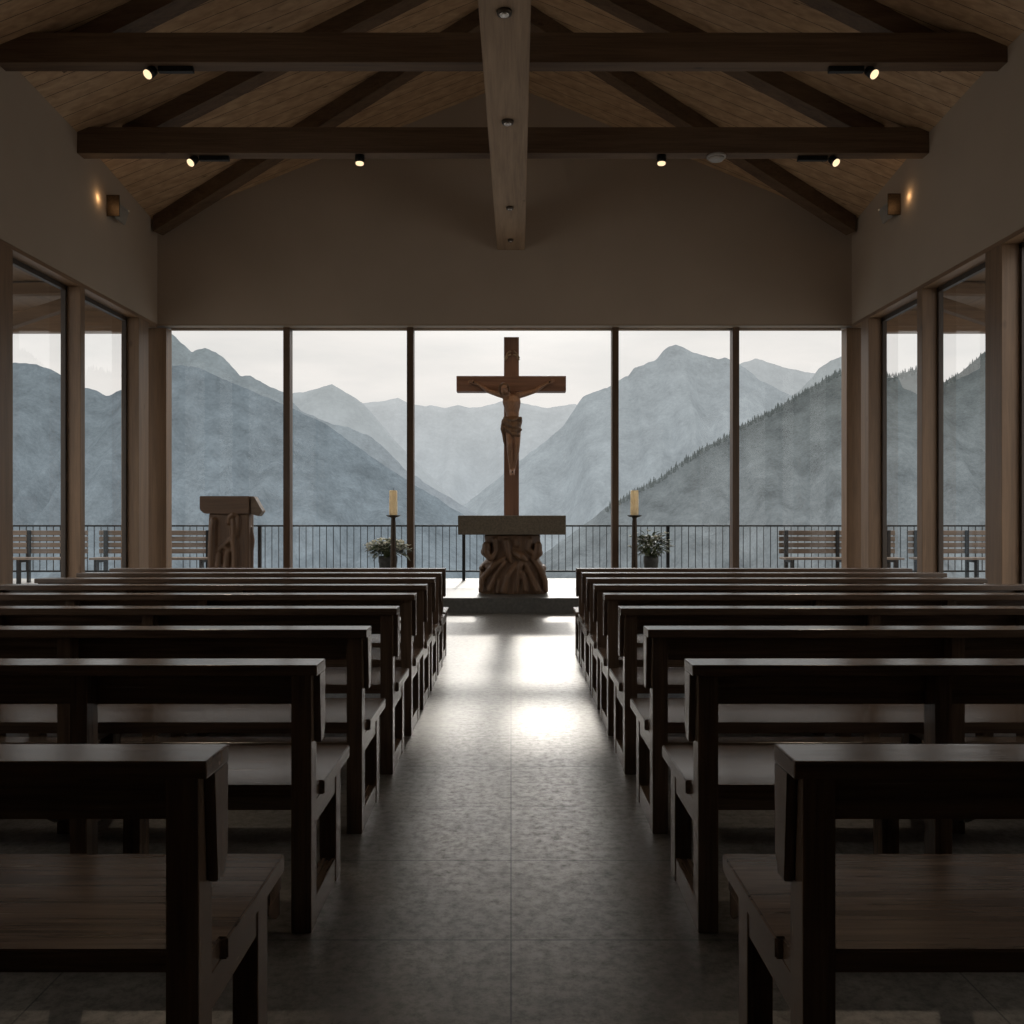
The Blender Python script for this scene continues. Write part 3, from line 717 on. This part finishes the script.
def bench(x, y, ln, label):  # bench added to imitate the pews mirrored in the window glass
    r = tag(empty('reflection_bench', (x, y, TD)), label, 'bench', 'slatted benches imitating pews reflected in the glass')
    for z0 in (.50, .605, .71, .815):
        bm = NB(); box(bm, 0, ln, .16, .19, z0, z0 + .08, .006); link('back_slat', bm, BENCHW, r)
    for q in (-.22, -.09, .04):
        bm = NB(); box(bm, 0, ln, q, q + .115, .405, .44, .006); link('seat_slat', bm, BENCHW, r)
    for lx_ in (.12, ln / 2, ln - .12):
        bm = NB(); box(bm, lx_ - .03, lx_ + .03, .125, .16, 0, .90, .004); link('leg', bm, IRON, r)
        bm = NB(); box(bm, lx_ - .03, lx_ + .03, -.2, -.15, 0, .404, .004); box(bm, lx_ - .025, lx_ + .025, -.15, .125, .36, .404); link('leg', bm, IRON, r)
bench(4.62, 15.35, 2.0, 'added slatted bench imitating reflected pews, behind the right end of the window wall')
bench(6.85, 15.35, 2.0, 'added slatted bench imitating reflected pews, behind the right side glazing')
bench(-7.1, 15.35, 2.0, 'added slatted bench imitating reflected pews, behind the lectern')
bench(-9.3, 15.35, 2.0, 'added slatted bench imitating reflected pews, behind the left side glazing')

# eaves over the side terraces
for s, xw, n in ((-1, XL - .31, 4), (1, XR + .31, 5)):
    bm = NB(); box(bm, xw, xw + s * 3.6, 9.3, 14.5, 4.62, 4.78); o = struct('trim_%d' % n, bm, SOFFIT)
    bm = NB(); box(bm, xw, xw + s * 3.6, 14.36, 14.52, 4.285, 4.62); struct('trim_%d' % (n + 2), bm, POST[0])
    bm = NB()
    for y in (10.6, 12.6): beam(bm, (xw + s * .0, y, 4.615), (xw + s * 3.5, y, 4.55), .14, .16)
    beam(bm, (xw + s * .1, 12.9, 4.62), (xw + s * 1.9, 12.9, 4.02), .14, .16)
    struct('trim_%d' % (n + 4), bm, BEAM[0])

# ------------------------------------------------------------------ mountains
def mountain(name, prof, dist, mat, label, seed, low=-.30, fwd=.42, rough=1.0, cols=190, rows=46):
    """heightfield that falls from its crest line toward the viewer"""
    bm = NB(); k = dist / F
    a, b = prof[0][0], prof[-1][0]; grid = []
    off = Vector((seed * 13.7, seed * 5.1, 0))
    def crest(px):
        for (p, q), (r, s) in zip(prof, prof[1:]):
            if px <= r:
                t = (px - p) / (r - p); return q + (s - q) * t
        return prof[-1][1]
    for j in range(rows + 1):
        v = j / rows; row = []
        for i in range(cols + 1):
            px = a + (b - a) * i / cols
            x = (px - CX) * k
            jag = noise.fractal(Vector((px * .09, seed, 0)), .9, 2.1, 4) * 1.6 * rough
            zc = HC + (HY - crest(px) + jag) * k
            zb = low * dist
            y = dist * (1 - fwd * v)
            z = zc + (zb - zc) * (v ** .92)
            n = noise.fractal(Vector((px * .018, v * 2.2, 0)) + off, .9, 2.0, 5)
            rg = 1 - abs(noise.noise(Vector((px * .03 + v * 1.3, v * .9, 3)) + off)) * 2
            z += dist * (.020 * n + .012 * rg) * min(1, v * 3.0) * rough
            y += -dist * .02 * rg * min(1, v * 3) * rough
            row.append(bm.verts.new((x * (1 - fwd * .25 * v), y, z)))
        grid.append(row)
    for p, q in zip(grid, grid[1:]):
        for i in range(cols): 
            f = bm.faces.new((p[i], p[i + 1], q[i + 1], q[i])); f.smooth = True
    bmesh.ops.recalc_face_normals(bm, faces=bm.faces[:])
    # a back slope so the mountain is solid from other sides
    back = [bm.verts.new((v.co.x, v.co.y + dist * .3, low * dist)) for v in grid[0]]
    for i in range(cols): bm.faces.new((grid[0][i + 1], grid[0][i], back[i], back[i + 1]))
    return tag(link(name, bm, mat), label, 'mountain', 'mountains beyond the terrace')

def HT(py, dist): return HC + (HY - py) * dist / F
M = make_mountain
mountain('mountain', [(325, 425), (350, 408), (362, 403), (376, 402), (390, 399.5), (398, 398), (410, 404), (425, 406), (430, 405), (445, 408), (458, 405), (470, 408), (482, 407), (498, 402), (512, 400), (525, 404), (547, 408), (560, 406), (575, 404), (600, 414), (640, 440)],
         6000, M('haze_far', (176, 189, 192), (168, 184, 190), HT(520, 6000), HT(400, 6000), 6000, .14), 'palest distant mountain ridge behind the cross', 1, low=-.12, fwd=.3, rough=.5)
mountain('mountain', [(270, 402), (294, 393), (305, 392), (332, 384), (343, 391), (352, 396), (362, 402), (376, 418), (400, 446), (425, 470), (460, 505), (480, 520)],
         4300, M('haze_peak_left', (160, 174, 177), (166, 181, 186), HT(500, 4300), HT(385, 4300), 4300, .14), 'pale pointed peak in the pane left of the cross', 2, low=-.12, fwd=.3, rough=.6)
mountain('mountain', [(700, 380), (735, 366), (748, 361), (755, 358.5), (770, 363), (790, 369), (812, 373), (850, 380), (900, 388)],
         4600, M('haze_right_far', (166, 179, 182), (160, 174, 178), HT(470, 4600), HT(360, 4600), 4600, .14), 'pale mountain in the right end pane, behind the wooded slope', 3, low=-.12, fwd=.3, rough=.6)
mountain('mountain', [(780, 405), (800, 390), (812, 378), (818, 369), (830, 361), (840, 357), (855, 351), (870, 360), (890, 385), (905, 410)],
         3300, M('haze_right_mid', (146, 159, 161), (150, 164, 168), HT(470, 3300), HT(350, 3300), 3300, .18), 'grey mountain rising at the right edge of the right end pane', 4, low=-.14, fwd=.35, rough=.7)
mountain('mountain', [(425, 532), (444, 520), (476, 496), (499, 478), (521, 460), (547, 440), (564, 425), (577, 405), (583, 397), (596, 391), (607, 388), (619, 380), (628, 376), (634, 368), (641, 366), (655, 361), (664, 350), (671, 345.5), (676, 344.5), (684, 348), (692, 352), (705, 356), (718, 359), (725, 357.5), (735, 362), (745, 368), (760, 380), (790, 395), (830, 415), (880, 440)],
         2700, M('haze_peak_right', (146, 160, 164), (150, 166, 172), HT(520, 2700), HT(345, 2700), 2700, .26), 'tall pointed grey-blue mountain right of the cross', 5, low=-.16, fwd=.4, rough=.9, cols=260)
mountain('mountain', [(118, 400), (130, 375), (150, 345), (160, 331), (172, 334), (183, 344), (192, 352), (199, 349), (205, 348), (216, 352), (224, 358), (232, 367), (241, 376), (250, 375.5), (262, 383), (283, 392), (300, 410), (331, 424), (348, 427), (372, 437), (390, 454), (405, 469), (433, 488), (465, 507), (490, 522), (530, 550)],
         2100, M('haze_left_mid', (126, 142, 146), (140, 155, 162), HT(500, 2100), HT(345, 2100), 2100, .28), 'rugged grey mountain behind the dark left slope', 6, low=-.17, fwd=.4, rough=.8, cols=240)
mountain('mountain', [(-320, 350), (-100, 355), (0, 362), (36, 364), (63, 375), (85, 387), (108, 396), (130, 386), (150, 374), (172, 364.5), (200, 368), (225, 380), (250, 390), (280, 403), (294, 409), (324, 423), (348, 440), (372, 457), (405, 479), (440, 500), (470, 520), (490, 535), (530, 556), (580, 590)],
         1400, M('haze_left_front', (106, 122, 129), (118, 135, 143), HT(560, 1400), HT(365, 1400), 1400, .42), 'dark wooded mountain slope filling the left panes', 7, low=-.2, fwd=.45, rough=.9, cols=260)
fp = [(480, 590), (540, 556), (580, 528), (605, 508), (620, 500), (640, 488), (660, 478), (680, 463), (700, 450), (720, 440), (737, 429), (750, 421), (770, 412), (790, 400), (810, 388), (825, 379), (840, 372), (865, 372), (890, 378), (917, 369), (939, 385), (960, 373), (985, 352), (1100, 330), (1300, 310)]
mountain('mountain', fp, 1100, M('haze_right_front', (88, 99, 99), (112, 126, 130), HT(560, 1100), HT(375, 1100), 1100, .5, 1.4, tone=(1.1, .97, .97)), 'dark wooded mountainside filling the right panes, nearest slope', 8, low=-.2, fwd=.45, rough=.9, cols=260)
# conifers along the crest of the nearest slope
bm = NB(); rnd = random.Random(11); kd = 1095 / F
for i in range(900):
    px = rnd.uniform(605, 1040)
    for (p, q), (r_, s_) in zip(fp, fp[1:]):
        if px <= r_: py = q + (s_ - q) * (px - p) / (r_ - p); break
    h = rnd.uniform(2.2, 6.5) * kd; b = Vector(((px - CX) * kd, 1090 + rnd.uniform(-14, 4), HC + (HY - py - rnd.uniform(.5, 5)) * kd))
    w = h * rnd.uniform(.17, .26)
    for t, ww in ((0, 1), (.33, .72), (.62, .42)):
        tube(bm, b + Vector((0, 0, h * t)), b + Vector((0, 0, min(h, h * (t + .45)))), w * ww, .02, 6)
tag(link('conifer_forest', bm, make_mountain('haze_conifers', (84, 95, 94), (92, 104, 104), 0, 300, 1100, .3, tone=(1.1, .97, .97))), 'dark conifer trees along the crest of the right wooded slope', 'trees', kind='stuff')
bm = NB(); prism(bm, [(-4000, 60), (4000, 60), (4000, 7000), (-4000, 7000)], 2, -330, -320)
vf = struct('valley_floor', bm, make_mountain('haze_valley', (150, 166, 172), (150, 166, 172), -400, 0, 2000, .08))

# ------------------------------------------------------------------ light: bright overcast sky, soft sun behind the window wall
W = bpy.data.worlds.new('sky'); S.world = W; W.use_nodes = True; t = W.node_tree; t.nodes.clear()
out = t.nodes.new('ShaderNodeOutputWorld'); bg = t.nodes.new('ShaderNodeBackground'); tc = t.nodes.new('ShaderNodeTexCoord')
mp = t.nodes.new('ShaderNodeMapping'); mp.inputs['Scale'].default_value = (2.0, 2.0, 9.0)
nz = t.nodes.new('ShaderNodeTexNoise'); nz.inputs['Scale'].default_value = 2.2; nz.inputs['Detail'].default_value = 6; nz.inputs['Roughness'].default_value = .55
rp = t.nodes.new('ShaderNodeValToRGB'); rp.color_ramp.elements[0].position = .3; rp.color_ramp.elements[0].color = (.80, .795, .775, 1)
rp.color_ramp.elements[1].position = .62; rp.color_ramp.elements[1].color = (.95, .92, .885, 1)
t.links.new(tc.outputs['Generated'], mp.inputs[0]); t.links.new(mp.outputs[0], nz.inputs[0]); t.links.new(nz.outputs[0], rp.inputs[0])
sz = t.nodes.new('ShaderNodeSeparateXYZ'); mr = t.nodes.new('ShaderNodeMapRange'); 
mr.inputs[1].default_value = .2; mr.inputs[2].default_value = .45; mr.inputs[3].default_value = 1.0; mr.inputs[4].default_value = 2.6   # overcast: brighter overhead
t.links.new(tc.outputs['Generated'], sz.inputs[0]); t.links.new(sz.outputs[2], mr.inputs[0]); 
gl = t.nodes.new('ShaderNodeVectorMath'); gl.operation = 'DOT_PRODUCT'; gl.inputs[1].default_value = tuple(-Vector((-.020, -1, -.475)).normalized())
cl = t.nodes.new('ShaderNodeMath'); cl.operation = 'MAXIMUM'; cl.inputs[1].default_value = 0.0
pw = t.nodes.new('ShaderNodeMath'); pw.operation = 'POWER'; pw.inputs[1].default_value = 150.0                  # sun behind thin cloud
ml = t.nodes.new('ShaderNodeMath'); ml.operation = 'MULTIPLY_ADD'; ml.inputs[1].default_value = 14.0
t.links.new(tc.outputs['Generated'], gl.inputs[0]); t.links.new(gl.outputs['Value'], cl.inputs[0]); t.links.new(cl.outputs[0], pw.inputs[0]); t.links.new(pw.outputs[0], ml.inputs[0])
t.links.new(mr.outputs[0], ml.inputs[2]); t.links.new(ml.outputs[0], bg.inputs[1])
t.links.new(rp.outputs[0], bg.inputs[0]); t.links.new(bg.outputs[0], out.inputs[0])

sl = bpy.data.lights.new('sun', 'SUN'); sl.energy = .72; sl.angle = math.radians(2.4); sl.color = (1, .95, .87)
so = bpy.data.objects.new('sun', sl); COL.objects.link(so); so.location = (0, 30, 20)
d = Vector((-.020, -1, -.475)).normalized(); so.rotation_euler = d.to_track_quat('-Z', 'Y').to_euler()

S.view_settings.view_transform = 'Standard'; S.view_settings.look = 'None'; S.view_settings.exposure = 0; S.view_settings.gamma = 1
